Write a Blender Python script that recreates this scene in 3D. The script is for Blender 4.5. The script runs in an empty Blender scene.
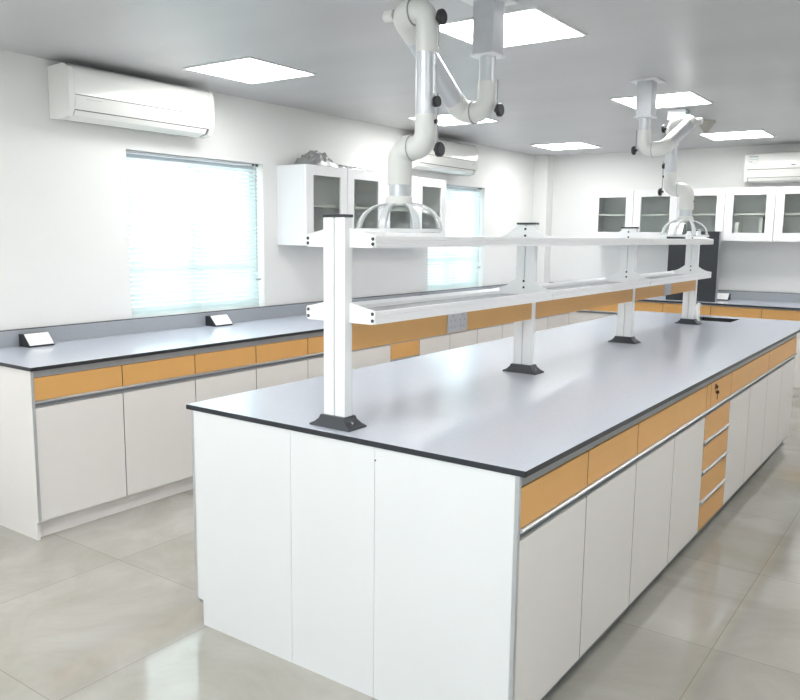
import bpy, bmesh, math, random
from mathutils import Vector, Matrix, noise
random.seed(7)
scene = bpy.context.scene
C = scene.collection
R = math.radians

# ------------------------------------------------------------------ camera
cam_data = bpy.data.cameras.new('camera')
cam = bpy.data.objects.new('camera', cam_data)
C.objects.link(cam)
CX, CY, CZ = 0.91825, -1.88581, 1.47613
yaw, pitch, roll, fpx = 0.61748, -0.14335, 0.01068, 792.32
fw = Vector((-math.sin(yaw) * math.cos(pitch), math.cos(yaw) * math.cos(pitch), math.sin(pitch)))
rt = Vector((math.cos(yaw), math.sin(yaw), 0))
up = rt.cross(fw)
rt2 = rt * math.cos(roll) + up * math.sin(roll)
up2 = -rt * math.sin(roll) + up * math.cos(roll)
cam.matrix_world = Matrix(((rt2.x, up2.x, -fw.x, CX), (rt2.y, up2.y, -fw.y, CY), (rt2.z, up2.z, -fw.z, CZ), (0, 0, 0, 1)))
cam_data.sensor_fit = 'HORIZONTAL'
cam_data.sensor_width = 36
cam_data.lens = 36 * fpx / 800
cam_data.clip_start = 0.05
scene.camera = cam

# ------------------------------------------------------------------ world, daylight, exposure
world = bpy.data.worlds.new('overcast_sky')
scene.world = world
world.use_nodes = True
bg = world.node_tree.nodes['Background']
bg.inputs['Color'].default_value = (0.86, 0.97, 1.0, 1)
bg.inputs['Strength'].default_value = 2.9
LAMP = 9.0                     # emission strength of each ceiling panel
scene.view_settings.view_transform = 'Standard'
scene.view_settings.look = 'None'
scene.view_settings.gamma = 1
scene.view_settings.use_curve_mapping = False
scene.view_settings.exposure = 1.02

WX, EX = -3.32, 2.3            # left wall, right wall
NY, FY = -3.6, 6.92            # near wall, back wall
ZC = 2.42
ADDED_WIN = (-1.2, 1.4, 0.9, 2.1)   # window added in the unseen near wall to let in more light


def portal(name, loc, rot, sx, sy):
    l = bpy.data.lights.new(name, 'AREA')
    l.shape = 'RECTANGLE'; l.size = sx; l.size_y = sy
    l.cycles.is_portal = True
    o = bpy.data.objects.new(name, l)
    o.location = loc; o.rotation_euler = rot
    C.objects.link(o)


portal('daylight_portal', (WX - 0.22, 1.75, 1.46), (0, R(-90), 0), 1.04, 1.17)
portal('daylight_portal', (WX - 0.22, 5.06, 1.46), (0, R(-90), 0), 1.04, 1.07)
portal('daylight_portal', ((ADDED_WIN[0] + ADDED_WIN[1]) / 2, NY - 0.22, 1.5), (R(90), 0, 0), ADDED_WIN[1] - ADDED_WIN[0], 1.2)  # portal of the added window behind the camera

# ------------------------------------------------------------------ materials
MATS = {}


def mat(name, col, rough=0.5, metal=0.0, spec=0.5, var=0.03, scale=6.0, bump=0.0, bscale=60.0, coat=0.0, stretch=None):
    m = bpy.data.materials.new(name)
    m.use_nodes = True
    nt = m.node_tree
    b = nt.nodes['Principled BSDF']
    b.inputs['Roughness'].default_value = rough
    b.inputs['Metallic'].default_value = metal
    b.inputs['Specular IOR Level'].default_value = spec
    b.inputs['Coat Weight'].default_value = coat
    tc = nt.nodes.new('ShaderNodeTexCoord')
    mp = nt.nodes.new('ShaderNodeMapping')
    if stretch: mp.inputs['Scale'].default_value = stretch
    nt.links.new(tc.outputs['Object'], mp.inputs['Vector'])
    n = nt.nodes.new('ShaderNodeTexNoise')
    n.inputs['Scale'].default_value = scale
    n.inputs['Detail'].default_value = 4
    nt.links.new(mp.outputs['Vector'], n.inputs['Vector'])
    cr = nt.nodes.new('ShaderNodeValToRGB')
    cr.color_ramp.elements[0].position = 0.3
    cr.color_ramp.elements[1].position = 0.7
    cr.color_ramp.elements[0].color = tuple(c * (1 - var) for c in col) + (1,)
    cr.color_ramp.elements[1].color = tuple(min(1, c * (1 + var)) for c in col) + (1,)
    nt.links.new(n.outputs['Fac'], cr.inputs['Fac'])
    nt.links.new(cr.outputs['Color'], b.inputs['Base Color'])
    if bump:
        n2 = nt.nodes.new('ShaderNodeTexNoise')
        n2.inputs['Scale'].default_value = bscale
        nt.links.new(mp.outputs['Vector'], n2.inputs['Vector'])
        bp = nt.nodes.new('ShaderNodeBump')
        bp.inputs['Strength'].default_value = bump
        bp.inputs['Distance'].default_value = 0.01
        nt.links.new(n2.outputs['Fac'], bp.inputs['Height'])
        nt.links.new(bp.outputs['Normal'], b.inputs['Normal'])
    MATS[name] = m
    return m


wall_m = mat('white_wall_paint', (0.80, 0.802, 0.787), 0.6, var=0.012, scale=1.5, bump=0.02, bscale=150)
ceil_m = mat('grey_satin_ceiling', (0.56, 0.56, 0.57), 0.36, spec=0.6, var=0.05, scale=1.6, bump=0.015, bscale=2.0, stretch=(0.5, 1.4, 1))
white_m = mat('white_laminate', (0.775, 0.785, 0.80), 0.35, var=0.01, scale=3)
door_m = mat('shade_tinted_white_laminate', (0.81, 0.785, 0.77), 0.3, var=0.012, scale=3)  # white laminate; the warm tone of the shaded fronts is put into the colour
orange_m = mat('orange_laminate', (0.75, 0.41, 0.135), 0.4, var=0.03, scale=4)
alu_m = mat('brushed_aluminium', (0.60, 0.62, 0.65), 0.35, metal=0.7, var=0.03, scale=30)
alu_dark_m = mat('grey_anodised_strip', (0.30, 0.32, 0.34), 0.45, metal=0.3, var=0.03, scale=20)
band_o_m = mat('brown_edge_band', (0.22, 0.12, 0.05), 0.5)
apron_m = mat('satin_grey_apron', (0.36, 0.385, 0.41), 0.35, metal=0.4, var=0.03, scale=20)
steel_m = mat('satin_pipe_aluminium', (0.60, 0.62, 0.65), 0.36, metal=0.65, var=0.02, scale=12)
top_m = mat('grey_worktop_laminate', (0.50, 0.53, 0.60), 0.20, spec=0.6, var=0.02, scale=90)
edge_m = mat('black_worktop_core', (0.022, 0.026, 0.034), 0.35, var=0.1)
splash_m = mat('grey_splashback', (0.34, 0.36, 0.39), 0.35, var=0.02, scale=60)
rack_m = mat('white_powder_coat', (0.84, 0.85, 0.86), 0.3, var=0.008, scale=10)
plast_m = mat('white_moulded_plastic', (0.70, 0.70, 0.68), 0.32, var=0.01, scale=10)
ac_m = mat('glossy_white_plastic', (0.82, 0.82, 0.79), 0.2, var=0.01, scale=5, coat=0.3)
ac_gap_m = mat('dark_vent_gap', (0.12, 0.12, 0.12), 0.6)
black_m = mat('black_plastic', (0.02, 0.021, 0.025), 0.4, var=0.1)
foot_m = mat('charcoal_plastic', (0.035, 0.04, 0.048), 0.4, var=0.1)
board_m = mat('charcoal_board', (0.022, 0.026, 0.034), 0.45, var=0.08)
grey_m = mat('mid_grey_plastic', (0.35, 0.36, 0.38), 0.4)
chrome_m = mat('polished_steel', (0.75, 0.76, 0.78), 0.15, metal=1.0)
socket_m = mat('silver_grey_plate', (0.58, 0.58, 0.62), 0.35, metal=0.2)
brown_m = mat('dark_brass', (0.10, 0.045, 0.025), 0.35, metal=0.3)
beige_m = mat('beige_plastic', (0.50, 0.48, 0.42), 0.5)
paper_m = mat('white_card', (0.80, 0.81, 0.80), 0.6)
green_m = mat('green_sticker_print', (0.30, 0.42, 0.40), 0.5)
slat_in_m = mat('shelf_inside_white', (0.72, 0.73, 0.72), 0.5)


def glass(name, tint, refl_rough=0.03, ior=1.45, gain=1.0):
    m = bpy.data.materials.new(name); m.use_nodes = True
    nt = m.node_tree; nt.nodes.clear()
    out = nt.nodes.new('ShaderNodeOutputMaterial')
    mx = nt.nodes.new('ShaderNodeMixShader')
    t = nt.nodes.new('ShaderNodeBsdfTransparent'); t.inputs['Color'].default_value = tint + (1,)
    g = nt.nodes.new('ShaderNodeBsdfGlossy'); g.inputs['Roughness'].default_value = refl_rough
    lw = nt.nodes.new('ShaderNodeLayerWeight'); lw.inputs['Blend'].default_value = 0.5
    pw = nt.nodes.new('ShaderNodeMath'); pw.operation = 'POWER'; pw.inputs[1].default_value = 4.0
    f = nt.nodes.new('ShaderNodeMath'); f.operation = 'MULTIPLY_ADD'; f.inputs[1].default_value = 0.85 * gain; f.inputs[2].default_value = ((ior - 1) / (ior + 1)) ** 2
    nt.links.new(lw.outputs['Facing'], pw.inputs[0]); nt.links.new(pw.outputs[0], f.inputs[0])
    nt.links.new(f.outputs[0], mx.inputs[0]); nt.links.new(t.outputs[0], mx.inputs[1]); nt.links.new(g.outputs[0], mx.inputs[2])
    nt.links.new(mx.outputs[0], out.inputs['Surface'])
    return m


cab_glass = glass('grey_tinted_cabinet_glass', (0.92, 0.935, 0.92))
win_glass = glass('clear_window_glass', (0.95, 0.97, 0.97))
dome_glass = glass('clear_acrylic', (0.96, 0.97, 0.97), 0.22, 1.35, 0.5)


def translucent(name, col, amount=0.5, clear=0.0, gloss=0.06):
    m = bpy.data.materials.new(name); m.use_nodes = True
    nt = m.node_tree; nt.nodes.clear()
    out = nt.nodes.new('ShaderNodeOutputMaterial')
    n = nt.nodes.new('ShaderNodeTexNoise'); n.inputs['Scale'].default_value = 8
    cr = nt.nodes.new('ShaderNodeMixRGB')
    cr.inputs[1].default_value = tuple(c * 0.97 for c in col) + (1,)
    cr.inputs[2].default_value = col + (1,)
    nt.links.new(n.outputs['Fac'], cr.inputs[0])
    d = nt.nodes.new('ShaderNodeBsdfDiffuse'); t = nt.nodes.new('ShaderNodeBsdfTranslucent')
    nt.links.new(cr.outputs[0], d.inputs['Color']); nt.links.new(cr.outputs[0], t.inputs['Color'])
    mx = nt.nodes.new('ShaderNodeMixShader'); mx.inputs[0].default_value = amount
    nt.links.new(d.outputs[0], mx.inputs[1]); nt.links.new(t.outputs[0], mx.inputs[2])
    tr = nt.nodes.new('ShaderNodeBsdfTransparent')
    m2 = nt.nodes.new('ShaderNodeMixShader'); m2.inputs[0].default_value = clear
    nt.links.new(mx.outputs[0], m2.inputs[1]); nt.links.new(tr.outputs[0], m2.inputs[2])
    g = nt.nodes.new('ShaderNodeBsdfGlossy'); g.inputs['Roughness'].default_value = 0.25
    m3 = nt.nodes.new('ShaderNodeMixShader'); m3.inputs[0].default_value = gloss
    nt.links.new(m2.outputs[0], m3.inputs[1]); nt.links.new(g.outputs[0], m3.inputs[2])
    nt.links.new(m3.outputs[0], out.inputs['Surface'])
    return m


blind_m = translucent('pale_blind_slats', (0.80, 0.87, 0.87), 0.42)
frost_m = translucent('frosted_shelf_glass', (0.72, 0.76, 0.77), 0.4, 0.35, 0.1)
rib_m = translucent('milky_acrylic_ribs', (0.90, 0.92, 0.93), 0.3, 0.25, 0.1)
wrap_m = translucent('crumpled_clear_film', (0.50, 0.51, 0.51), 0.25, 0.40, 0.22)

lamp_m = bpy.data.materials.new('lit_panel_diffuser'); lamp_m.use_nodes = True
_b = lamp_m.node_tree.nodes['Principled BSDF']
_b.inputs['Base Color'].default_value = (0.9, 0.9, 0.9, 1)
_b.inputs['Emission Color'].default_value = (1.0, 0.995, 0.98, 1)
_b.inputs['Emission Strength'].default_value = LAMP


def floor_material():
    m = bpy.data.materials.new('polished_beige_floor_tiles'); m.use_nodes = True
    nt = m.node_tree; b = nt.nodes['Principled BSDF']
    tc = nt.nodes.new('ShaderNodeTexCoord')
    mp = nt.nodes.new('ShaderNodeMapping'); mp.inputs['Location'].default_value = (1.31, 0.62, 0)
    nt.links.new(tc.outputs['Object'], mp.inputs['Vector'])
    br = nt.nodes.new('ShaderNodeTexBrick')
    br.offset = 0.0; br.squash = 1.0
    br.inputs['Scale'].default_value = 1.0
    br.inputs['Brick Width'].default_value = 0.8
    br.inputs['Row Height'].default_value = 0.8
    br.inputs['Mortar Size'].default_value = 0.0016
    br.inputs['Mortar Smooth'].default_value = 0.3
    br.inputs['Bias'].default_value = 0
    br.inputs['Color1'].default_value = (0.395, 0.382, 0.345, 1)
    br.inputs['Color2'].default_value = (0.435, 0.422, 0.385, 1)
    br.inputs['Mortar'].default_value = (0.27, 0.26, 0.23, 1)
    nt.links.new(mp.outputs['Vector'], br.inputs['Vector'])
    n = nt.nodes.new('ShaderNodeTexNoise'); n.inputs['Scale'].default_value = 1.7
    n.inputs['Detail'].default_value = 7; n.inputs['Roughness'].default_value = 0.6; n.inputs['Distortion'].default_value = 1.2
    nt.links.new(tc.outputs['Object'], n.inputs['Vector'])
    cr = nt.nodes.new('ShaderNodeValToRGB')
    cr.color_ramp.elements[0].position = 0.35; cr.color_ramp.elements[0].color = (0.86, 0.85, 0.82, 1)
    cr.color_ramp.elements[1].position = 0.65; cr.color_ramp.elements[1].color = (1.06, 1.06, 1.08, 1)
    nt.links.new(n.outputs['Fac'], cr.inputs['Fac'])
    mx = nt.nodes.new('ShaderNodeMixRGB'); mx.blend_type = 'MULTIPLY'; mx.inputs[0].default_value = 1
    nt.links.new(br.outputs['Color'], mx.inputs[1]); nt.links.new(cr.outputs['Color'], mx.inputs[2])
    nt.links.new(mx.outputs[0], b.inputs['Base Color'])
    n2 = nt.nodes.new('ShaderNodeTexNoise'); n2.inputs['Scale'].default_value = 3.0
    nt.links.new(tc.outputs['Object'], n2.inputs['Vector'])
    mr = nt.nodes.new('ShaderNodeMapRange')
    mr.inputs['To Min'].default_value = 0.04; mr.inputs['To Max'].default_value = 0.11
    nt.links.new(n2.outputs['Fac'], mr.inputs['Value']); nt.links.new(mr.outputs[0], b.inputs['Roughness'])
    b.inputs['Specular IOR Level'].default_value = 0.6
    return m


floor_m = floor_material()


# ------------------------------------------------------------------ mesh helpers
class MB:
    def __init__(self):
        self.bm = bmesh.new(); self.mats = []

    def _mi(self, m):
        if m is None: return 0
        if m not in self.mats: self.mats.append(m)
        return self.mats.index(m)

    def box(self, x0, x1, y0, y1, z0, z1, m=None):
        i = self._mi(m)
        x0, x1 = sorted((x0, x1)); y0, y1 = sorted((y0, y1)); z0, z1 = sorted((z0, z1))
        v = [self.bm.verts.new(p) for p in [(x0, y0, z0), (x1, y0, z0), (x1, y1, z0), (x0, y1, z0), (x0, y0, z1), (x1, y0, z1), (x1, y1, z1), (x0, y1, z1)]]
        for f in [(0, 3, 2, 1), (4, 5, 6, 7), (0, 1, 5, 4), (1, 2, 6, 5), (2, 3, 7, 6), (3, 0, 4, 7)]:
            fc = self.bm.faces.new([v[k] for k in f]); fc.material_index = i
        return self

    def prism(self, poly, a0, a1, axis='x', m=None):
        """poly: 2-D outline; axis x -> poly is (y,z); y -> (x,z); z -> (x,y)"""
        i = self._mi(m)
        def P(u, v, a):
            return {'x': (a, u, v), 'y': (u, a, v), 'z': (u, v, a)}[axis]
        A = [self.bm.verts.new(P(u, v, a0)) for u, v in poly]
        B = [self.bm.verts.new(P(u, v, a1)) for u, v in poly]
        n = len(poly)
        fs = [self.bm.faces.new(A), self.bm.faces.new(B[::-1])]
        for k in range(n):
            fs.append(self.bm.faces.new([A[k], B[k], B[(k + 1) % n], A[(k + 1) % n]]))
        for f in fs: f.material_index = i
        return self

    def tube(self, pts, rad, seg=24, caps=True, m=None):
        i = self._mi(m)
        pts = [Vector(p) for p in pts]
        if not hasattr(rad, '__len__'): rad = [rad] * len(pts)
        t = (pts[1] - pts[0]).normalized()
        u = t.orthogonal().normalized()
        rings = []
        for k, p in enumerate(pts):
            if k == 0: t2 = pts[1] - pts[0]
            elif k == len(pts) - 1: t2 = pts[-1] - pts[-2]
            else: t2 = (pts[k + 1] - pts[k]).normalized() + (pts[k] - pts[k - 1]).normalized()
            t2 = t2.normalized() if t2.length > 1e-9 else t
            u = (u - t2 * u.dot(t2)).normalized()
            w = t2.cross(u)
            rings.append([self.bm.verts.new(p + (u * math.cos(a) + w * math.sin(a)) * rad[k]) for a in [2 * math.pi * j / seg for j in range(seg)]])
        for a, b in zip(rings, rings[1:]):
            for j in range(seg):
                f = self.bm.faces.new([a[j], a[(j + 1) % seg], b[(j + 1) % seg], b[j]]); f.material_index = i
        if caps:
            f = self.bm.faces.new(rings[0][::-1]); f.material_index = i
            f = self.bm.faces.new(rings[-1]); f.material_index = i
        return self

    def lathe(self, prof, cx, cy, seg=48, a0=0.0, a1=2 * math.pi, m=None):
        i = self._mi(m)
        full = abs(a1 - a0 - 2 * math.pi) < 1e-6
        n = seg if full else seg + 1
        rings = []
        for r, z in prof:
            rings.append([self.bm.verts.new((cx + r * math.cos(a0 + (a1 - a0) * j / seg), cy + r * math.sin(a0 + (a1 - a0) * j / seg), z)) for j in range(n)])
        for a, b in zip(rings, rings[1:]):
            for j in range(seg):
                k = (j + 1) % n
                f = self.bm.faces.new([a[j], a[k], b[k], b[j]]); f.material_index = i
        return self

    def build(self, name, m=None, parent=None, bevel=0.0, smooth=True):
        if not self.mats: self.mats = [m]
        bmesh.ops.recalc_face_normals(self.bm, faces=self.bm.faces)
        me = bpy.data.meshes.new(name)
        self.bm.to_mesh(me); self.bm.free()
        for x in self.mats: me.materials.append(x)
        if smooth:
            me.shade_smooth()
            me.set_sharp_from_angle(angle=R(35))
        o = bpy.data.objects.new(name, me)
        C.objects.link(o)
        if parent: o.parent = parent
        if bevel:
            b = o.modifiers.new('bevel', 'BEVEL'); b.width = bevel; b.segments = 2; b.limit_method = 'ANGLE'; b.angle_limit = R(50)
            b.harden_normals = True
        return o


def thing(name, label, cat, loc=(0, 0, 0), rotz=0.0, group=None):
    o = bpy.data.objects.new(name, None)
    o.empty_display_size = 0.05
    C.objects.link(o)
    o.location = loc; o.rotation_euler = (0, 0, rotz)
    tag(o, label, cat, group)
    return o


def tag(o, label, cat, group=None):
    o['label'] = label; o['category'] = cat
    if group: o['group'] = group
    return o


def struct(o, label=None):
    o['kind'] = 'structure'
    if label: o['label'] = label
    return o


def box(name, x0, x1, y0, y1, z0, z1, m, parent=None, bevel=0.0):
    return MB().box(x0, x1, y0, y1, z0, z1, m).build(name, m, parent, bevel)


# ------------------------------------------------------------------ the room
W1 = (1.175, 2.335, 0.93, 1.98)   # window openings in the left wall: y0, y1, z0, z1
W2 = (4.53, 5.605, 0.93, 1.985)
struct(box('floor', WX, EX, NY, FY, -0.1, 0.0, floor_m), 'polished beige stone tile floor')
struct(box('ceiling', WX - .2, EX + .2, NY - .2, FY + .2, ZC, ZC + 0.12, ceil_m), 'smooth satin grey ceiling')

w = MB()
T = 0.2
ys = [NY - T, W1[0], W1[1], W2[0], W2[1], FY + T]
for k in range(5):
    if k in (1, 3):
        W = W1 if k == 1 else W2
        w.box(WX - T, WX, W[0], W[1], -0.1, W[2]); w.box(WX - T, WX, W[0], W[1], W[3], ZC)
    else:
        w.box(WX - T, WX, ys[k], ys[k + 1], -0.1, ZC)
struct(w.build('wall_left', wall_m), 'white painted wall with two windows')
struct(box('wall_back', WX, EX, FY, FY + T, -0.1, ZC, wall_m), 'white painted far wall')
struct(box('wall_right', EX, EX + T, NY - T, FY + T, -0.1, ZC, wall_m), 'white painted wall on the right')
w = MB()
w.box(WX, ADDED_WIN[0], NY - T, NY, -0.1, ZC); w.box(ADDED_WIN[1], EX, NY - T, NY, -0.1, ZC)
w.box(ADDED_WIN[0], ADDED_WIN[1], NY - T, NY, -0.1, ADDED_WIN[2]); w.box(ADDED_WIN[0], ADDED_WIN[1], NY - T, NY, ADDED_WIN[3], ZC)
struct(w.build('wall_front', wall_m), 'white wall behind the viewer')
struct(box('trim_1', WX, -3.145, 6.755, FY, 0, ZC, wall_m), 'square white boxed column in the far left corner')


def window(n, W):
    e = bpy.data.objects.new('window_%d' % n, None); C.objects.link(e); struct(e, 'daylit window behind a white blind')
    y0, y1, z0, z1 = W
    f = MB(); X0, X1 = WX - 0.15, WX - 0.10
    for a in ((y0, y0 + .05, z0, z1), (y1 - .05, y1, z0, z1), (y0 + .05, y1 - .05, z0, z0 + .05), (y0 + .05, y1 - .05, z1 - .05, z1)):
        f.box(X0, X1, *a)
    ym = (y0 + y1) / 2
    f.box(X0 + .005, X1 - .005, ym - .025, ym + .025, z0 + .05, z1 - .05)
    f.box(X0 + .005, X1 - .005, y0 + .05, y1 - .05, z0 + .28, z0 + .31)
    f.build('window_frame', alu_m, e)
    box('window_pane', WX - 0.128, WX - 0.124, y0 + .04, y1 - .04, z0 + .04, z1 - .04, win_glass, e)


window(1, W1); window(2, W2)
e = bpy.data.objects.new('window_3', None); C.objects.link(e); struct(e, 'added unseen window behind the viewer, for more daylight')
f = MB()
for a, b in ((ADDED_WIN[0], ADDED_WIN[0] + .05), (ADDED_WIN[1] - .05, ADDED_WIN[1]), (0.075, .125)): f.box(a, b, NY - .15, NY - .1, ADDED_WIN[2], ADDED_WIN[3])
for a, b in ((ADDED_WIN[2], ADDED_WIN[2] + .05), (ADDED_WIN[3] - .05, ADDED_WIN[3])): f.box(ADDED_WIN[0], ADDED_WIN[1], NY - .149, NY - .101, a, b)
f.build('window_frame', alu_m, e)
box('window_pane', ADDED_WIN[0] + .04, ADDED_WIN[1] - .04, NY - .128, NY - .124, ADDED_WIN[2] + .04, ADDED_WIN[3] - .04, win_glass, e)


def blind(W, label):
    y0, y1, z0, z1 = W
    X = WX - 0.045
    t = thing('venetian_blind', label, 'blind', (X, (y0 + y1) / 2, z1), 0, 'window blinds')
    a, b = -(y1 - y0) / 2 + .012, (y1 - y0) / 2 - .014
    h = MB(); h.box(-.014, .014, a, b, -.018, -.001); h.build('headrail', alu_m, t, .002)
    s = MB()
    n = 34; H = (z1 - z0) - .06
    for k in range(n):
        z = -.04 - H * (k + .5) / n
        dz, dx = .0128, .0085
        pr = [(-dx, z + dz), (-dx + .0012, z + dz), (.0012, z + .002), (dx + .0012, z - dz), (dx, z - dz), (0, z + .002)]
        s.prism(pr, a + .004, b - .004, 'y')
    s.build('slats', blind_m, t, smooth=False)
    box('bottom_rail', -.010, .010, a + .004, b - .004, -(z1 - z0) + .004, -(z1 - z0) + .018, plast_m, t, .002)
    c = MB()
    for yy in (a + .12, (a + b) / 2, b - .12):
        c.box(.0075, .0087, yy - .001, yy + .001, -(z1 - z0) + .02, -.027)
    c.build('ladder_cord', plast_m, t)
    br = MB()
    for yy in (b - .055, b - .02): br.box(-.015, .017, yy - .011, yy + .011, -.016, -.004)
    br.build('headrail_bracket', black_m, t)
    c = MB(); c.tube([(.014, b - .03, -.03), (.015, b - .03, -.78)], .002, 8)
    c.box(.010, .020, b - .04, b + .005, -.84, -.828)
    c.build('pull_cord', grey_m, t)


blind(W1, 'wide closed white blind in the near window, left of the glass-door wall cabinets')
blind(W2, 'closed white blind in the far window, beyond the glass-door wall cabinets')


# ------------------------------------------------------------------ ceiling lights
def ceiling_light(x, y, label):
    t = thing('ceiling_light', label, 'ceiling light', (x, y, ZC), 0, 'square ceiling light panels')
    f = MB(); a, b = .274, .260
    for s in ((-a, a, -a, -b), (-a, a, b, a), (-a, -b, -b, b), (b, a, -b, b)): f.box(*s, -.008, 0)
    f.build('light_frame', white_m, t)
    box('diffuser', -b, b, -b, b, -.006, -.001, lamp_m, t)


for x, y, l in [(-2.59, 1.52, 'lit square ceiling panel near the first wall air conditioner'),
                (-0.90, 1.51, 'lit square ceiling panel behind the near extraction arm bracket, largest in view'),
                (-0.90, 3.77, 'lit square ceiling panel just behind the far extraction arm bracket'),
                (-0.90, 5.95, 'lit square ceiling panel near the far wall air conditioner'),
                (-2.59, 6.00, 'lit square ceiling panel near the boxed corner column'),
                (-2.59, 3.77, 'lit square ceiling panel mostly hidden behind the near extraction arm')]:
    ceiling_light(x, y, l)
for x, y, l in [(-2.59, -0.75, 'lit square ceiling panel by the window wall, level with the viewer'),
                (-0.90, -0.75, 'lit square ceiling panel over the near end of the island, beside the viewer'),
                (0.80, -0.75, 'lit square ceiling panel directly above the viewer'),
                (0.8, 1.52, 'lit square ceiling panel over the right aisle, level with the near extraction arm'),
                (0.8, 3.77, 'lit square ceiling panel over the right aisle, level with the far extraction arm'),
                (0.8, 5.95, 'lit square ceiling panel over the right aisle, nearest the far wall'),
                (-2.59, -2.8, 'lit square ceiling panel behind the viewer, nearest the window wall'),
                (-.9, -2.8, 'lit square ceiling panel behind the viewer, in the middle row'),
                (.8, -2.8, 'lit square ceiling panel behind the viewer, nearest the right wall')]:
    ceiling_light(x, y, l)


# ------------------------------------------------------------------ base cabinets
def rail(x0, x1, z0, z1, parent):
    """finger rail: bright rounded lip on top, deep dark groove, slim lip below"""
    h = z1 - z0
    m = MB()
    m.prism([(.020, z1 - h * .36), (-.004, z1 - h * .36), (-.010, z1 - h * .28), (-.011, z1 - h * .10), (-.007, z1), (.020, z1)], x0, x1, 'x', alu_m)
    m.prism([(.020, z0 + h * .16), (.014, z0 + h * .16), (.012, z1 - h * .361), (.020, z1 - h * .361)], x0, x1, 'x', alu_dark_m)
    m.prism([(.020, z0), (.001, z0), (-.001, z0 + h * .05), (-.001, z0 + h * .13), (.014, z0 + h * .159), (.020, z0 + h * .159)], x0, x1, 'x', alu_m)
    return m.build('handle_rail', None, parent)


def front(name, x0, x1, z0, z1, m, edge, parent):
    mb = MB(); mb.mats = [m, edge]
    mb.box(x0, x1, 0.0, .020, z0, z1, m)
    for f in mb.bm.faces: f.material_index = 1 if abs(f.calc_center_median().x - (x0 + x1) / 2) > (x1 - x0) * .49 else 0
    return mb.build(name, None, parent, .0008)


def base_unit(label, loc, rotz, width, depth, fronts, drawers, group, zd=(0.678, 0.794), lock=False, left_side=None, kick=.075, foot=False):
    """fronts: list of ('door'|'stack', x0, x1); drawers: list of (x0, x1)."""
    t = thing('base_cabinet', label, 'cabinet', loc, rotz, group)
    g = .0022
    c = MB(); c.box(0.0005, width - .0005, .0235, depth, kick, .8310, white_m)
    c.box(0.0005, width - .0005, .0205, .0234, kick, .8310, alu_dark_m)  # dark sheet behind the fronts paints the shade seen in their gaps
    c.build('carcass', None, t)
    box('plinth', 0.0005, width - .0005, .045, .063, 0.0, kick, alu_dark_m if kick < .08 else door_m, t)
    box('apron_strip', 0.0005, width - .0005, .004, .020, zd[1] + .0025, .8310, apron_m, t)
    for x0, x1 in drawers:
        front('drawer', x0 + g, x1 - g, zd[0], zd[1], orange_m, band_o_m, t)
    for x0, x1 in drawers:
        rail(x0, x1, zd[0] - .033, zd[0] - .001, t)
    zt = zd[0] - .036
    for kind, x0, x1 in fronts:
        if kind == 'door':
            front('door', x0 + g, x1 - g, kick + .004, zt, door_m, alu_dark_m, t)
        else:
            n = 4; gap = .028; h = (zt - kick - 3 * gap) / n
            z = zt + .006
            for k in range(n):
                hh = h
                front('drawer', x0 + g, x1 - g, z - hh, z, orange_m, band_o_m, t)
                z -= hh
                if k < n - 1:
                    rail(x0 + g, x1 - g, z - gap + .001, z - .001, t)
                    z -= gap
    if lock:
        x = lock
        l = MB(); l.tube([(x, .001, .768), (x, -.004, .768)], .0145, 24)
        lo = l.build('lock', brown_m, t)
        k = MB(); k.box(x - .001, x + .001, -.012, -.004, .762, .774); k.tube([(x - .002, -.010, .742), (x + .002, -.010, .742)], .009, 16); k.box(x - .001, x + .001, -.012, -.009, .706, .735); k.box(x - .0006, x + .0006, -.0105, -.0095, .750, .763)
        k.build('key', brown_m, lo)
    return t


M = .478
Y0 = .015
IX = -0.020        # plane of the island's right fronts
IXL = -1.364       # plane of the island's left fronts
G = 'island base cabinets'
NE = R(90)
base_unit('island cabinet at the near right corner, two orange drawers over two white doors', (IX, Y0, 0), NE, 2 * M, .666,
          [('door', 0, M), ('door', M, 2 * M)], [(0, M), (M, 2 * M)], G)
base_unit('island cabinet with one wide orange drawer, just before the orange drawer stack', (IX, Y0 + 2 * M, 0), NE, 2 * M, .666,
          [('door', 0, M), ('door', M, 2 * M)], [(0, 2 * M)], G)
base_unit('narrow island cabinet with a lock and a stack of orange drawers on the right side', (IX, Y0 + 4 * M, 0), NE, M, .666,
          [('stack', 0, M)], [(0, .075), (.075, M)], G, lock=.155)
base_unit('island cabinet with two white doors just beyond the orange drawer stack', (IX, Y0 + 5 * M, 0), NE, 2 * M, .666,
          [('door', 0, M), ('door', M, 2 * M)], [(0, 2 * M)], G)
base_unit('last island cabinet on the right side, two white doors under an orange drawer', (IX, Y0 + 7 * M, 0), NE, 2 * M, .666,
          [('door', 0, M), ('door', M, 2 * M)], [(0, 2 * M)], G)
GL = 'island cabinets facing the window wall'
for k, l in enumerate(['near', 'second', 'third', 'fourth']):
    base_unit('island cabinet facing the window wall, %s from the near corner' % ('nearest one' if k == 0 else l), (IXL, Y0 + (2 * k + 2) * M, 0), -NE, 2 * M, .666,
              [('door', 0, M), ('door', M, 2 * M)], [(0, M), (M, 2 * M)], GL)
base_unit('narrow island cabinet facing the window wall, at the far end', (IXL, Y0 + 9 * M, 0), -NE, M, .666,
          [('door', 0, M)], [(0, M)], GL)

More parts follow.
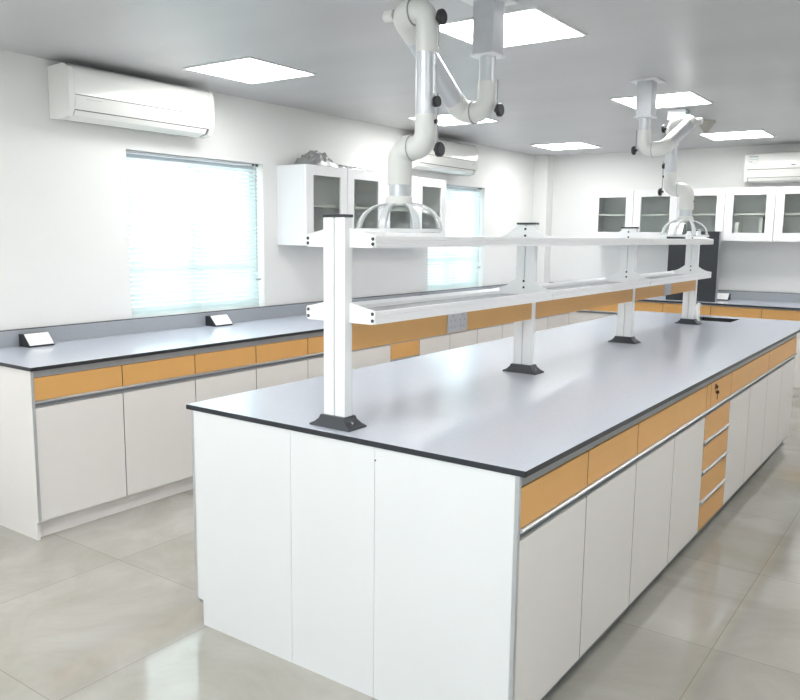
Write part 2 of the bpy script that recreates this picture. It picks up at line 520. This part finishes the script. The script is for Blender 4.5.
# end panels of the island (near end)
t = thing('island_end_panel', 'white end of the island, three tall panels side by side', 'end panel', (0, 0, 0))
xs = [IXL + .010, -.868, -.514, IX - .012]
for k in range(3):
    p = MB()
    a, b = xs[k] + .0008 * (k > 0), xs[k + 1] - .0008 * (k < 2)
    if k == 0:
        p.prism([(a, .100), (a, .8310), (b, .8310), (b, 0), (a + .028, 0), (a + .028, .100)], .003, .0145, 'y')
    elif k == 2:
        p.prism([(a, 0), (a, .8310), (b, .8310), (b, .075), (b - .028, .075), (b - .028, 0)], .003, .0145, 'y')
    else:
        p.box(a, b, .003, .0145, 0, .8310)
    p.build('panel', white_m, t)
box('corner_strip', IX - .012, IX + .001, .002, .0145, .075, .8310, alu_m, t)
box('corner_strip', IXL - .001, IXL + .010, .002, .0145, .100, .8310, alu_m, t)
s = MB(); s.tube([(-.512, .0028, .79), (-.512, .0018, .79)], .003, 10); s.build('screw_cap', black_m, t)

# far sink cabinet, set back
YE = Y0 + 9 * M
t = thing('sink_cabinet', 'set-back white cabinet under the sink at the far end of the island', 'cabinet', (0, YE + .001, 0))
c = MB()
c.box(-1.05, -1.03, 0, .56, 0, .8310); c.box(-.37, -.35, 0, .56, 0, .8310); c.box(-1.03, -.37, 0, .56, .08, .10)
c.build('carcass', white_m, t)
box('door', -1.03, -.70, .56, .58, .08, .83, door_m, t, .001)
box('door', -.70, -.37, .56, .58, .08, .83, door_m, t, .001)
# levelling feet at the far end
t2 = tag(MB().tube([(-.07, YE - .03 + .045, 0), (-.07, YE + .015, .016)], .016, 14).tube([(-.07, YE + .015, .016), (-.07, YE + .015, .07)], .007, 10).box(-.09, -.05, YE + .0015, YE + .03, .07, .085).build('levelling_foot', grey_m), 'small grey levelling foot at the far corner of the island', 'foot')


# ------------------------------------------------------------------ worktops
def slab(mb, x0, x1, y0, y1, z0=.8315, z1=.85):
    mb.box(x0, x1, y0, y1, z0, z1)


def worktop(name, rects, label, group=None, extra=None):
    mb = MB(); mb.mats = [top_m, edge_m]
    for r in rects: slab(mb, *r)
    bmesh.ops.remove_doubles(mb.bm, verts=mb.bm.verts, dist=1e-5)
    # drop inner faces shared between adjoining rectangles
    seen = {}
    for f in mb.bm.faces:
        key = tuple(round(c, 4) for c in f.calc_center_median())
        seen.setdefault(key, []).append(f)
    dele = [f for fs in seen.values() if len(fs) > 1 for f in fs]
    bmesh.ops.delete(mb.bm, geom=dele, context='FACES_ONLY')
    bmesh.ops.recalc_face_normals(mb.bm, faces=mb.bm.faces)
    for f in mb.bm.faces:
        f.material_index = 0 if f.normal.z > .5 else 1
    o = mb.build(name, None, None, .0015, smooth=False)
    if label: tag(o, label, 'worktop', group)
    return o


SX0, SX1, SY0, SY1 = -.80, -.505, 4.46, 4.77
IY1 = 4.93
worktop('worktop', [(-1.391, SX0, 0, SY0), (SX0, SX1, 0, SY0), (SX1, 0, 0, SY0),
                    (-1.391, SX0, SY0, SY1), (SX1, 0, SY0, SY1),
                    (-1.391, SX0, SY1, IY1), (SX0, SX1, SY1, IY1), (SX1, 0, SY1, IY1)],
        'long grey island worktop with black edge, white reagent rack standing on it')
s = MB()
s.box(SX0 + .001, SX1 - .001, SY0 + .001, SY0 + .006, .60, .8485); s.box(SX0 + .001, SX1 - .001, SY1 - .006, SY1 - .001, .60, .8485)
s.box(SX0 + .001, SX0 + .006, SY0 + .006, SY1 - .006, .60, .8485); s.box(SX1 - .006, SX1 - .001, SY0 + .006, SY1 - .006, .60, .8485)
s.box(SX0 + .001, SX1 - .001, SY0 + .001, SY1 - .001, .595, .60)
tag(s.build('sink', black_m), 'small black sink let into the far end of the island worktop', 'sink')
f = MB(); f.tube([(-.738, 4.40, .85), (-.738, 4.40, .862)], .022, 20)
f.tube([(-.738, 4.40, .862), (-.738, 4.40, .950), (-.738, 4.402, .966), (-.738, 4.41, .974), (-.738, 4.424, .976), (-.738, 4.47, .966)], [.017, .016, .015, .014, .012, .010], 16)
f.tube([(-.762, 4.40, .92), (-.738, 4.40, .92)], .008, 12)
tag(f.build('tap', plast_m), 'short white tap beside the far rack post and the sink', 'tap')

LX = -2.578
LFX = -2.600
LY0 = .078
BFY = 6.255        # front edge of back worktop
worktop('worktop', [(WX + .02, LX, LY0, BFY), (WX + .02, LX, BFY, FY - .022)], 'grey worktop with black edge running along the window wall')
worktop('worktop', [(LX + .001, 1.30, BFY, FY - .022)], 'grey worktop with black edge along the far wall')


def splash(name, dims, label, axis):
    x0, x1, y0, y1 = dims
    t = thing(name, label, 'splashback', (0, 0, 0))
    box('panel', x0, x1, y0, y1, .8505, .940, splash_m, t)
    box('edge_strip', x0, x1, y0, y1, .940, .944, edge_m, t)
    return t


splash('splashback', (WX + .001, WX + .0195, LY0, 6.7545), 'long grey splashback strip behind the window wall worktop', 'y')
splash('splashback', (-3.14, 1.30, FY - .0215, FY - .001), 'grey splashback strip behind the far wall worktop', 'x')

# left run
GW = 'base cabinets under the window wall worktop'
ly = [.100, .582, 1.060, 1.537, 2.010, 2.470, 2.947, 3.342, 3.80, 4.262, 4.74, 5.23, 5.73, 6.274]
dz = (.686, .795)
D = .70


def left_unit(i, j, label, kind='door'):
    o = ly[i]
    rel = [y - o for y in ly[i:j + 1]]
    seg = list(zip(rel, rel[1:]))
    return base_unit(label, (LFX, o, 0), NE, rel[-1], D, [(kind, a, b) for a, b in seg], seg, GW, zd=dz, kick=.09)


left_unit(0, 2, 'window wall cabinet nearest the viewer, at the near end of the run')
left_unit(2, 4, 'second window wall cabinet, below the desk socket under the near window')
left_unit(4, 6, 'third window wall cabinet, seen behind the near rack post')
left_unit(6, 7, 'window wall cabinet with orange drawer stack, seen just under the rack panel', 'stack')
left_unit(7, 9, 'window wall cabinet right of its orange drawer stack')
left_unit(9, 11, 'window wall cabinet seen behind the second rack post')
left_unit(11, 13, 'last window wall cabinet, next to the far corner of the room')
t = thing('end_panel', 'white side panel closing the near end of the window wall cabinets', 'end panel', (0, 0, 0))
MB().box(WX + .001, LFX - .013, .086, .0995, 0, .8310).box(LFX - .013, LFX - .0005, .086, .0995, .09, .8310).build('panel', door_m, t)
box('corner_strip', LFX - .0005, LFX + .004, .086, .0995, .09, .8310, alu_m, t)

# back run
GB = 'base cabinets under the far wall worktop'
bx = [-2.52 + .47 * k for k in range(9)]
bl = ['at its left corner', 'left of the charcoal cabinet', 'below the far desk socket', 'at its right end']
for k in range(4):
    i = 2 * k
    base_unit('far wall cabinet with orange drawers, ' + bl[k], (bx[i], BFY + .022, 0), 0, bx[i + 2] - bx[i], FY - BFY - .03,
              [('door', 0, .47), ('door', .47, .94)], [(0, .47), (.47, .94)], GB, zd=(.700, .819), kick=.09)
tag(box('end_panel', 1.2415, 1.256, BFY + .022, FY - .002, 0, .8310, door_m), 'white side panel closing the right end of the far wall cabinets', 'end panel')
tag(box('filler_panel', LFX + .0005, -2.521, BFY + .0205, BFY + .0215, 0, .8310, door_m), 'narrow white filler strip in the inner corner of the base cabinets', 'panel')


# ------------------------------------------------------------------ glass-door wall cabinets
def wall_cabinet(label, loc, rotz, nd, w, h, depth, group, bwid=.105):
    t = thing('wall_cabinet', label, 'cabinet', loc, rotz, group)
    W = nd * w; T_ = .018
    c = MB()
    c.box(0.0005, T_, .0205, depth, 0, h); c.box(W - T_, W - .0005, .0205, depth, 0, h)
    c.box(T_, W - T_, .0205, depth, 0, T_); c.box(T_, W - T_, .0205, depth, h - T_, h)
    c.box(T_, W - T_, depth - .01, depth, T_, h - T_)
    c.build('carcass', white_m, t)
    box('shelf', T_, W - T_, .05, depth - .01, h * .49, h * .49 + .018, slat_in_m, t)
    g = .003
    sw, tw, bw = .078, .072, bwid
    for k in range(nd):
        a, b = k * w + g, (k + 1) * w - g
        f = MB()
        f.box(a, a + sw, 0, .020, 0.001, h); f.box(b - sw, b, 0, .020, 0.001, h)
        f.box(a + sw, b - sw, 0, .020, .001, bw); f.box(a + sw, b - sw, 0, .020, h - tw, h)
        d = f.build('door', rack_m, t)
        box('door_glass', a + sw - .005 + .005, b - sw, .009, .012, bw, h - tw, cab_glass, d)
    return t


GC1 = 'glass-door cabinets on the window wall'
wall_cabinet('glass-door wall cabinet beside the near window, crumpled film on top', (-3.028, 2.475, 1.397), NE, 2, .476, .584, .291, GC1)
wall_cabinet('glass-door wall cabinet on the window wall, behind the near extraction hood', (-3.028, 3.428, 1.397), NE, 2, .476, .584, .291, GC1)
GC2 = 'glass-door cabinets on the far wall'
BZ, BH, BY = 1.458, .527, 6.60
bc = [(-2.525, 'leftmost glass-door cabinet on the far wall, seen over the third rack post'),
      (-1.589, 'glass-door cabinet on the far wall, behind the far extraction hood'),
      (-.653, 'glass-door cabinet on the far wall below the air conditioner'),
      (.283, 'glass-door cabinet on the far wall at its right end')]
for x, l in bc:
    wall_cabinet(l, (x, BY, BZ), 0, 2, .468, BH, FY - BY - .001, GC2, .082)
for k, (x0, x1, h) in enumerate([(-1.035, -1.00, .17), (-.81, -.775, .225), (-.740, -.690, .20)]):
    tag(box('box_file', x0, x1, BY + .10, BY + .26, BZ + .0185, BZ + .018 + h, paper_m, None, .002),
        ['thin white box file standing behind glass, leftmost of three', 'white box file standing behind glass, middle of three', 'thick white box file standing behind glass, rightmost of three'][k], 'box file', 'box files in the far wall cabinet')


# crumpled film on the near wall cabinet
def film():
    bm = bmesh.new()
    nx, ny = 44, 150
    g = []
    for i in range(nx):
        row = []
        for j in range(ny):
            u, v_ = i / (nx - 1), j / (ny - 1)
            x = -3.305 + .255 * u; y = 2.53 + .88 * v_
            env = math.sin(math.pi * u) ** .4 * (math.exp(-((v_ - .235) / .115) ** 4) * .082 + .030 * math.sin(math.pi * min(1, v_ * 1.02)) ** .5)
            n = noise.noise(Vector((x * 30, y * 30, 3))) + .5 * noise.noise(Vector((x * 70, y * 70, 8)))
            z = 1.9815 + .003 + max(0, env * (.95 + .45 * n))
            q = math.sin(math.pi * u) * min(1, env * 14)
            row.append(bm.verts.new((x + .030 * q * noise.noise(Vector((x * 60, y * 60, 20))), y + .045 * q * noise.noise(Vector((x * 45, y * 45, 30))), z)))
        g.append(row)
    for i in range(nx - 1):
        for j in range(ny - 1):
            bm.faces.new([g[i][j], g[i + 1][j], g[i + 1][j + 1], g[i][j + 1]])
    me = bpy.data.meshes.new('plastic_film'); bm.to_mesh(me); bm.free()
    me.materials.append(wrap_m)
    o = bpy.data.objects.new('plastic_film', me); C.objects.link(o)
    s = o.modifiers.new('thickness', 'SOLIDIFY'); s.thickness = .001
    tag(o, 'crumpled heap of grey see-through plastic film on the near wall cabinet', 'plastic film')


film()


# ------------------------------------------------------------------ air conditioners
def air_conditioner(label, loc, rotz, L, sticker=False, height=.29):
    """local: width along x from 0..L, wall plane at y=0, front towards -y, z from 0."""
    t = thing('air_conditioner', label, 'air conditioner', loc, rotz, 'wall air conditioners')
    k = height / .29
    P = lambda pts: [(-d, z * k) for d, z in pts]
    ec = .035
    MB().prism(P([(.002, .012), (.10, .004), (.165, .018), (.188, .05), (.192, .10), (.190, .24), (.165, .278), (.14, .284), (.002, .284)]), ec, L - ec, 'x').build('body', ac_gap_m, t)
    MB().prism(P([(.170, .284), (.188, .268), (.200, .235), (.203, .13), (.190, .13), (.186, .235), (.165, .280), (.05, .286), (.05, .290), (.150, .290)]), ec, L - ec, 'x').build('front_panel', ac_m, t)
    MB().prism(P([(.203, .1255), (.201, .075), (.192, .050), (.186, .052), (.190, .1255)]), ec, L - ec, 'x').build('lower_panel', ac_m, t)
    MB().prism(P([(.190, .044), (.172, .018), (.105, .0), (.10, .006), (.165, .024), (.183, .047)]), ec + .005, L - ec - .02, 'x').build('louver', ac_m, t)
    MB().prism(P([(.095, -.001), (.002, .008), (.002, .014), (.095, .006)]), ec, L - ec, 'x').build('underside', ac_m, t)
    for a, b in ((0, ec), (L - ec, L)):
        MB().prism(P([(.001, .008), (.10, -.002), (.170, .012), (.194, .046), (.204, .12), (.202, .238), (.188, .274), (.152, .293), (.001, .290)]), a, b, 'x').build('end_cap', ac_m, t, .004)
    s = MB(); s.box(L - ec - .09, L - ec - .03, -.2035, -.200, .095 * k, .099 * k); s.build('indicator', grey_m, t)
    if sticker:
        st = box('energy_sticker', .045, .135, -.2042, -.2030, .165 * k, .262 * k, paper_m, t)
        q = MB(); q.box(.049, .131, -.2048, -.2042, .246 * k, .258 * k); q.box(.049, .131, -.2048, -.2042, .226 * k, .230 * k)
        q.box(.049, .131, -.2048, -.2042, .170 * k, .174 * k); q.box(.053, .078, -.2048, -.2042, .200 * k, .206 * k); q.box(.085, .128, -.2048, -.2042, .186 * k, .189 * k)
        q.build('print', green_m, st)
        lg = MB(); lg.prism([(.425, .160 * k), (.437, .166 * k), (.455, .168 * k), (.475, .163 * k), (.47, .158 * k), (.44, .157 * k)], -.2042, -.2030, 'y')
        lg.build('maker_mark', foot_m, t)
    else:
        lg = MB(); lg.box(.10, .20, -.2036, -.2015, .108 * k, .1095 * k); lg.build('trim_line', grey_m, t)
    return t


air_conditioner('white wall air conditioner above the near window, largest of the three', (WX + .001, .685, 2.092), NE, 1.02)
air_conditioner('white wall air conditioner above the far window, partly behind the near extraction arm', (WX + .001, 4.06, 2.075), NE, 1.04)
air_conditioner('white wall air conditioner with a small sticker on the far wall', (-.992, FY - .001, 2.036), 0, 1.02, sticker=True, height=.29)


# ------------------------------------------------------------------ reagent rack on the island
RX = -.733
py = [.088, 1.439, 2.789, 4.140]
PW, PD = .090, .038
RR, RL = .145, .137      # shelf reach to the right and to the left of the posts
t = thing('reagent_rack', 'long white two-tier rack with four posts and orange panels standing on the island', 'rack', (RX, 0, .85))
Z = lambda z: z - .85
for k, y in enumerate(py):
    p = MB()
    for s in (-1, 1):
        p.box(s * .0025, s * PW / 2, y - PD / 2, y + PD / 2, .001, Z(1.532))
    p.box(-.0025, .0025, y - PD / 2 + .006, y + PD / 2 - .006, .001, Z(1.532))
    p.build('post', rack_m, t, .0025)
    box('post_cap', -PW / 2 - .002, PW / 2 + .002, y - PD / 2 - .002, y + PD / 2 + .002, Z(1.532), Z(1.541), foot_m, t, .001)
    # flared foot, solid with a sloping skirt
    b = MB()
    ww, hh = .086, .038
    prof = [(-ww, 0), (ww, 0), (ww, .006), (ww * .80, .014), (ww * .64, .026), (PW / 2 + .006, hh), (-PW / 2 - .006, hh), (-ww * .64, .026), (-ww * .80, .014), (-ww, .006)]
    b.prism(prof, y - .030, y + .030, 'y')
    for v in b.bm.verts:
        if v.co.z < .03: v.co.y += math.copysign(.016 if v.co.z < .010 else .010 if v.co.z < .02 else .004, v.co.y - y)
    ft = b.build('post_foot', foot_m, t, .002)
    s = MB()
    for sx in (-.066, .066):
        s.tube([(sx, y - .010, .010), (sx + (.003 if sx > 0 else -.003), y - .010, .022)], .005, 10)
    s.build('bolt', chrome_m, ft)
    # bracket plates
    for zt, zb, peak in ((Z(1.476), Z(1.437), Z(1.500) if k == 0 else Z(1.524)), (Z(1.241), Z(1.196), Z(1.288) if k else Z(1.263))):
        yy = (y - PD / 2 - .0045) if k else (y + .004)
        r0 = PW / 2
        def wing(r1):
            poly = []
            for s in range(9):
                f = s / 8
                poly.append((r0 - .006 + (r1 - r0 + .006) * f, zt + (peak - zt) * (1 - f) ** (1.9 if k else 1.15)))
            return poly + [(r1 + .003, zt - .006), (r1 + .003, zb + .008), (r1 - .006, zb), (r0 - .006, zb - (.004 if k else 0))]
        poly = wing(RR)
        left = [(-a, b) for a, b in reversed(wing(RL))]
        m = MB()
        if k:
            m.prism(poly + left, yy, yy + .0035, 'y')
        else:
            m.prism(poly, yy, yy + .0035, 'y')
            b2 = MB().prism(left, yy, yy + .0035, 'y').build('bracket', rack_m, t)
            s2 = MB()
            for zz in (zt - .011, zb + .012): s2.tube([(-RL + .006, yy - .0015, zz), (-RL + .006, yy + .001, zz)], .0058, 12)
            s2.build('screw', foot_m, b2)
        br = m.build('bracket', rack_m, t)
        s = MB()
        for zz in (zt - .011, zb + .012):
            s.tube([(RR - .006, yy - .0015, zz), (RR - .006, yy + .001, zz)], .0058, 12)
            if k: s.tube([(-RL + .006, yy - .0015, zz), (-RL + .006, yy + .001, zz)], .0058, 12)
        if k:
            for zz in ((peak - .012, zt + .006)):
                s.tube([(0, yy - .002, zz), (0, yy + .001, zz)], .0055, 12)
        s.build('screw', foot_m, br)
ends = [py[0] + .0085, py[1] - PD / 2 - .0005, py[2] - PD / 2 - .0005, py[3] - PD / 2 - .0005]
for k in range(3):
    a, b = ends[k] + .001, ends[k + 1] - .0045
    for zt, zb in ((Z(1.474), Z(1.438)), (Z(1.237), Z(1.197))):
        h = zt - zb
        for s in (-1, 1):
            x = (RR + .003) if s > 0 else -(RL + .003)
            prof = [(x, zb), (x, zb + h * .30), (x - s * .003, zb + h * .36), (x - s * .003, zb + h * .62), (x, zb + h * .68), (x, zt), (x - s * .010, zt + .001), (x - s * .024, zt - .010), (x - s * .024, zb + .010), (x - s * .010, zb)]
            MB().prism(prof, a, b, 'y').build('shelf_rail', rack_m, t)
        box('shelf_glass', -RL + .021, RR - .021, a + .01, b - .01, *((zb + .012, zb + .017) if zb < .5 else (zt - .006, zt - .001)), frost_m, t)
    # orange panel with trunking
    a2, b2 = py[k] + PD / 2 + .0005, py[k + 1] - PD / 2 - .0005
    pn = box('trunking_panel', -.038, .043, a2, b2, Z(1.103), Z(1.189), orange_m, t)
    if k in (0, 2):
        ys0 = .690 if k == 0 else 3.37
        sp = box('socket_plate', .043, .047, ys0, ys0 + .145, Z(1.106), Z(1.187), socket_m, pn)
        q = MB()
        for j in range(2):
            yc = ys0 + .037 + .070 * j
            q.box(.047, .0475, yc - .003, yc + .003, Z(1.165), Z(1.175))
            q.box(.047, .0475, yc - .014, yc - .010, Z(1.122), Z(1.132)); q.box(.047, .0475, yc + .010, yc + .014, Z(1.122), Z(1.132))
            q.box(.047, .0475, yc - .018, yc - .014, Z(1.148), Z(1.156)); q.box(.047, .0475, yc + .014, yc + .018, Z(1.148), Z(1.156))
        q.build('socket_holes', grey_m, sp)

# instrument on upper shelf near the far hood
t = thing('tabletop_meter', 'small black meter with sloping white face on the top rack shelf under the far hood', 'meter', (-.795, 3.93, 1.4745))
MB().prism([(-.045, 0), (.03, 0), (.03, .05), (.018, .105), (.005, .105), (-.045, .03)], -.055, .055, 'x').build('case', black_m, t)
o = MB().prism([(-.047, .032), (-.044, .028), (.003, .105), (.000, .109)], -.050, .050, 'x').build('face_plate', paper_m, t)


# ------------------------------------------------------------------ extraction arms
def bend(p0, corner, p1, r=.05, n=8):
    p0, c, p1 = Vector(p0), Vector(corner), Vector(p1)
    a = c + (p0 - c).normalized() * r; b = c + (p1 - c).normalized() * r
    pts = [p0] if (p0 - a).length > 1e-4 else []
    for i in range(n + 1):
        f = i / n
        pts.append(a * (1 - f) ** 2 + c * 2 * f * (1 - f) + b * f * f)
    if (p1 - b).length > 1e-4: pts.append(p1)
    return pts


def extraction_arm(label, c, cy, vy, s, zj1, zj2, zj3, hood_r=.165):
    t = thing('extraction_arm', label, 'fume extraction arm', (c, cy, ZC), 0, 'jointed fume extraction arms')
    def W(x, y, z): return (x - c, y - cy, z - ZC)
    d = c + s * .116
    hb = .047
    col = MB(); col.box(-hb, hb, -hb, hb, -.215, -.001)
    col.build('ceiling_column', alu_m, t, .003)
    fl = MB(); fl.box(-.085, .085, -.085, .085, -.010, -.001); fl.build('mounting_flange', white_m, t)
    fl = MB(); fl.box(-.054, .054, -.054, .054, -.223, -.2155); fl.build('column_foot', rack_m, t)
    er, pr = .0435, .039
    MB().tube([W(c, cy, 2.197), W(c, cy, zj1 + .10)], .034, 32).build('duct_pipe', steel_m, t)
    def elbow(p0, co, p1, r0=er, r1=er):
        pts = bend(W(*p0), W(*co), W(*p1), .055)
        n = len(pts)
        MB().tube(pts, [r0 + (r1 - r0) * i / (n - 1) for i in range(n)], 32).build('elbow', plast_m, t)
    def disc(x, y, z, sx):
        MB().tube([W(x - .0015, y, z), W(x + .0015, y, z)], er + .0045, 32).build('joint_ring', grey_m, t)
    def knob(x, y, z, sgn, rod):
        k = MB(); k.tube([W(x, y, z), W(x + sgn * .012, y, z)], .008, 12)
        k.tube([W(x + sgn * .012, y, z), W(x + sgn * .015, y, z), W(x + sgn * .027, y, z), W(x + sgn * .031, y, z)], [.020, .027, .027, .023], 12)
        ko = k.build('friction_knob', black_m, t)
        if rod: MB().tube([W(x + sgn * .010, y, z), W(x + sgn * .010, y, z + rod)], .003, 8).build('knob_rod', grey_m, ko)
    dirv = (Vector((0, vy - cy, zj2 - zj1))).normalized()
    # joint 1 : column to lower arm
    elbow((c, cy, zj1 + .115), (c, cy, zj1), (c + s * .056, cy, zj1), .037, er)
    disc(c + s * .058, cy, zj1, s)
    a = Vector((d, cy, zj1)) + dirv * .082
    elbow((c + s * .060, cy, zj1), (d, cy, zj1), tuple(a), er + .002, .044)
    b = Vector((d, vy, zj2)) - dirv * .11
    MB().tube([W(*(a - dirv * .01)), W(*(b + dirv * .01))], .0415, 32).build('duct_pipe', steel_m, t)
    # joint 2 : top
    elbow(tuple(b), (d, vy, zj2), (c + s * .060, vy, zj2), .044, er + .006)
    st = MB(); st.tube([W(d + s * .030, vy, zj2), W(d + s * .072, vy, zj2)], .021, 20); st.build('pivot_cap', plast_m, t)
    disc(c + s * .058, vy, zj2, s)
    elbow((c + s * .056, vy, zj2), (c, vy, zj2), (c, vy, zj2 - .150), er, .041)
    MB().tube([W(c, vy, zj2 - .140), W(c, vy, zj3 + .105)], pr, 32).build('duct_pipe', steel_m, t)
    # joint 3 : hood
    elbow((c, vy, zj3 + .115), (c, vy, zj3), (c + s * .056, vy, zj3), .040, er + .002)
    disc(c + s * .058, vy, zj3, s)
    elbow((c + s * .060, vy, zj3), (d, vy, zj3), (d, vy, zj3 - .134), er + .003, .047)
    knob(c - s * .040, cy, zj1, -s, .12)
    knob(c - s * .040, vy, zj2 - .034, -s, -.10)
    knob(c - s * .040, vy, zj3 - .012, -s, .20)
    k = MB(); k.tube([W(c - s * .040, vy, zj3 + .158), W(c - s * .054, vy, zj3 + .158)], .019, 14)
    k.tube([W(c - s * .040, vy, zj3 + .088), W(c - s * .050, vy, zj3 + .088)], .008, 12)
    k.tube([W(d + s * .042, vy, zj3 - .08), W(d + s * .050, vy, zj3 - .08)], .006, 10)
    k.build('stop_pin', black_m, t)
    zc = zj3 - .125
    MB().tube([W(d, vy, zc), W(d, vy, 1.622)], .040, 32).build('duct_pipe', steel_m, t)
    # clear dome hood
    col = MB(); col.lathe([(.038, 1.624 - ZC), (.048, 1.622 - ZC), (.053, 1.603 - ZC), (.053, 1.588 - ZC), (.036, 1.588 - ZC)], d - c, vy - cy, 32)
    col.build('hood_collar', plast_m, t)
    R0 = hood_r; z0 = 1.493
    prof = [(.050 + (R0 - .050) * math.sin(a), z0 - ZC + .102 * math.cos(a)) for a in [math.pi / 2 * i / 14 for i in range(15)]]
    dm = MB(); dm.lathe(prof, d - c, vy - cy, 56)
    do = dm.build('hood_dome', dome_glass, t)
    so = do.modifiers.new('thickness', 'SOLIDIFY'); so.thickness = .003
    for k in range(8):
        an = math.radians(22.5 + 45 * k) + (math.atan2(CY - vy, CX - d))
        rb = MB(); prof2 = [(r + .003, z + .001) for r, z in prof]
        hw = .085
        rb.lathe(prof2, d - c, vy - cy, 6, an - hw, an + hw)
        ro = rb.build('hood_rib', rib_m, do)
        so = ro.modifiers.new('thickness', 'SOLIDIFY'); so.thickness = .004
    rim = MB(); rim.lathe([(R0 - .012, z0 - ZC - .004), (R0 + .006, z0 - ZC - .004), (R0 + .006, z0 - ZC + .007), (R0 - .004, z0 - ZC + .009), (R0 - .012, z0 - ZC - .004)], d - c, vy - cy, 56)
    rim.build('hood_rim', rack_m, t)
    return t


extraction_arm('near white jointed fume extraction arm with clear dome hood, largest of the two', -.745, 1.050, .605, -1, 1.985, 2.282, 1.800)
extraction_arm('far white jointed fume extraction arm with clear dome hood above the far rack end', -.755, 3.020, 3.575, 1, 2.010, 2.235, 1.800, .150)


# ------------------------------------------------------------------ desk sockets
def desk_socket(label, x, y, rotz, L=.155):
    """local: length along x, back at y=0, sloping face towards -y"""
    t = thing('desk_socket', label, 'socket', (x, y, .8502), rotz, 'desk sockets on the worktops')
    MB().prism([(0, 0), (-.100, 0), (-.100, .010), (-.045, .068), (0, .068)], 0, L, 'x').build('socket_base', black_m, t, .002)
    n = Vector((-(.058), -.055)).normalized()
    o = MB(); e_ = .0015
    o.prism([(-.1035, .011), (-.0470, .0705), (-.0455, .069), (-.1015, .0095)], .004, L - .004, 'x'); fo = o.build('face_plate', paper_m, t)
    q = MB()
    for k in range(3):
        xc = L * (.25 + .25 * k)
        for f in (.35, .6):
            yy = -.1035 + .0565 * f; zz = .011 + .0595 * f
            q.box(xc - .0015, xc + .0015, yy - .0008, yy + .002, zz - .001, zz + .002)
    q.build('socket_holes', grey_m, fo)


desk_socket('black wedge desk socket with white face, nearest the viewer on the window wall worktop', -3.298, .425, NE, .148)
desk_socket('black wedge desk socket with white face, in front of the near window', -3.298, 1.745, NE)
desk_socket('wedge desk socket seen between the rack shelves at the left edge of the far window', -3.298, 4.36, NE)
desk_socket('wedge desk socket at the right edge of the far window', -3.298, 5.72, NE)
desk_socket('black wedge desk socket with white face on the far worktop beside the charcoal cabinet', -1.205, 6.80, 0, .155)

# ------------------------------------------------------------------ charcoal cabinet on the far worktop
t = thing('charcoal_cabinet', 'tall charcoal box-shaped cabinet standing on the far wall worktop', 'cabinet', (-1.345, 6.38, .8502))
box('body', -.245, .245, .012, .055, 0, .70, board_m, t, .002)
box('front_panel', -.245, .242, 0, .0115, .004, .697, board_m, t, .002)
box('side_strip', .2455, .2515, .004, .055, 0, .70, alu_dark_m, t)

# ------------------------------------------------------------------ small ceiling fittings
t = thing('junction_box', 'small white box on the ceiling above the far extraction arm', 'junction box', (-.925, 4.24, ZC))
box('box_body', -.065, .065, -.05, .05, -.075, -.001, rack_m, t, .003)
box('side_cover', .0655, .070, -.045, .045, -.068, -.008, green_m, t)
o = MB().lathe([(.068, ZC - .001), (.066, ZC - .012), (.012, ZC - .098), (.0005, ZC - .100)], -.905, 4.93, 32).build('cone_sensor', beige_m)
tag(o, 'beige cone hanging point down from the ceiling near the far light panel', 'sensor')
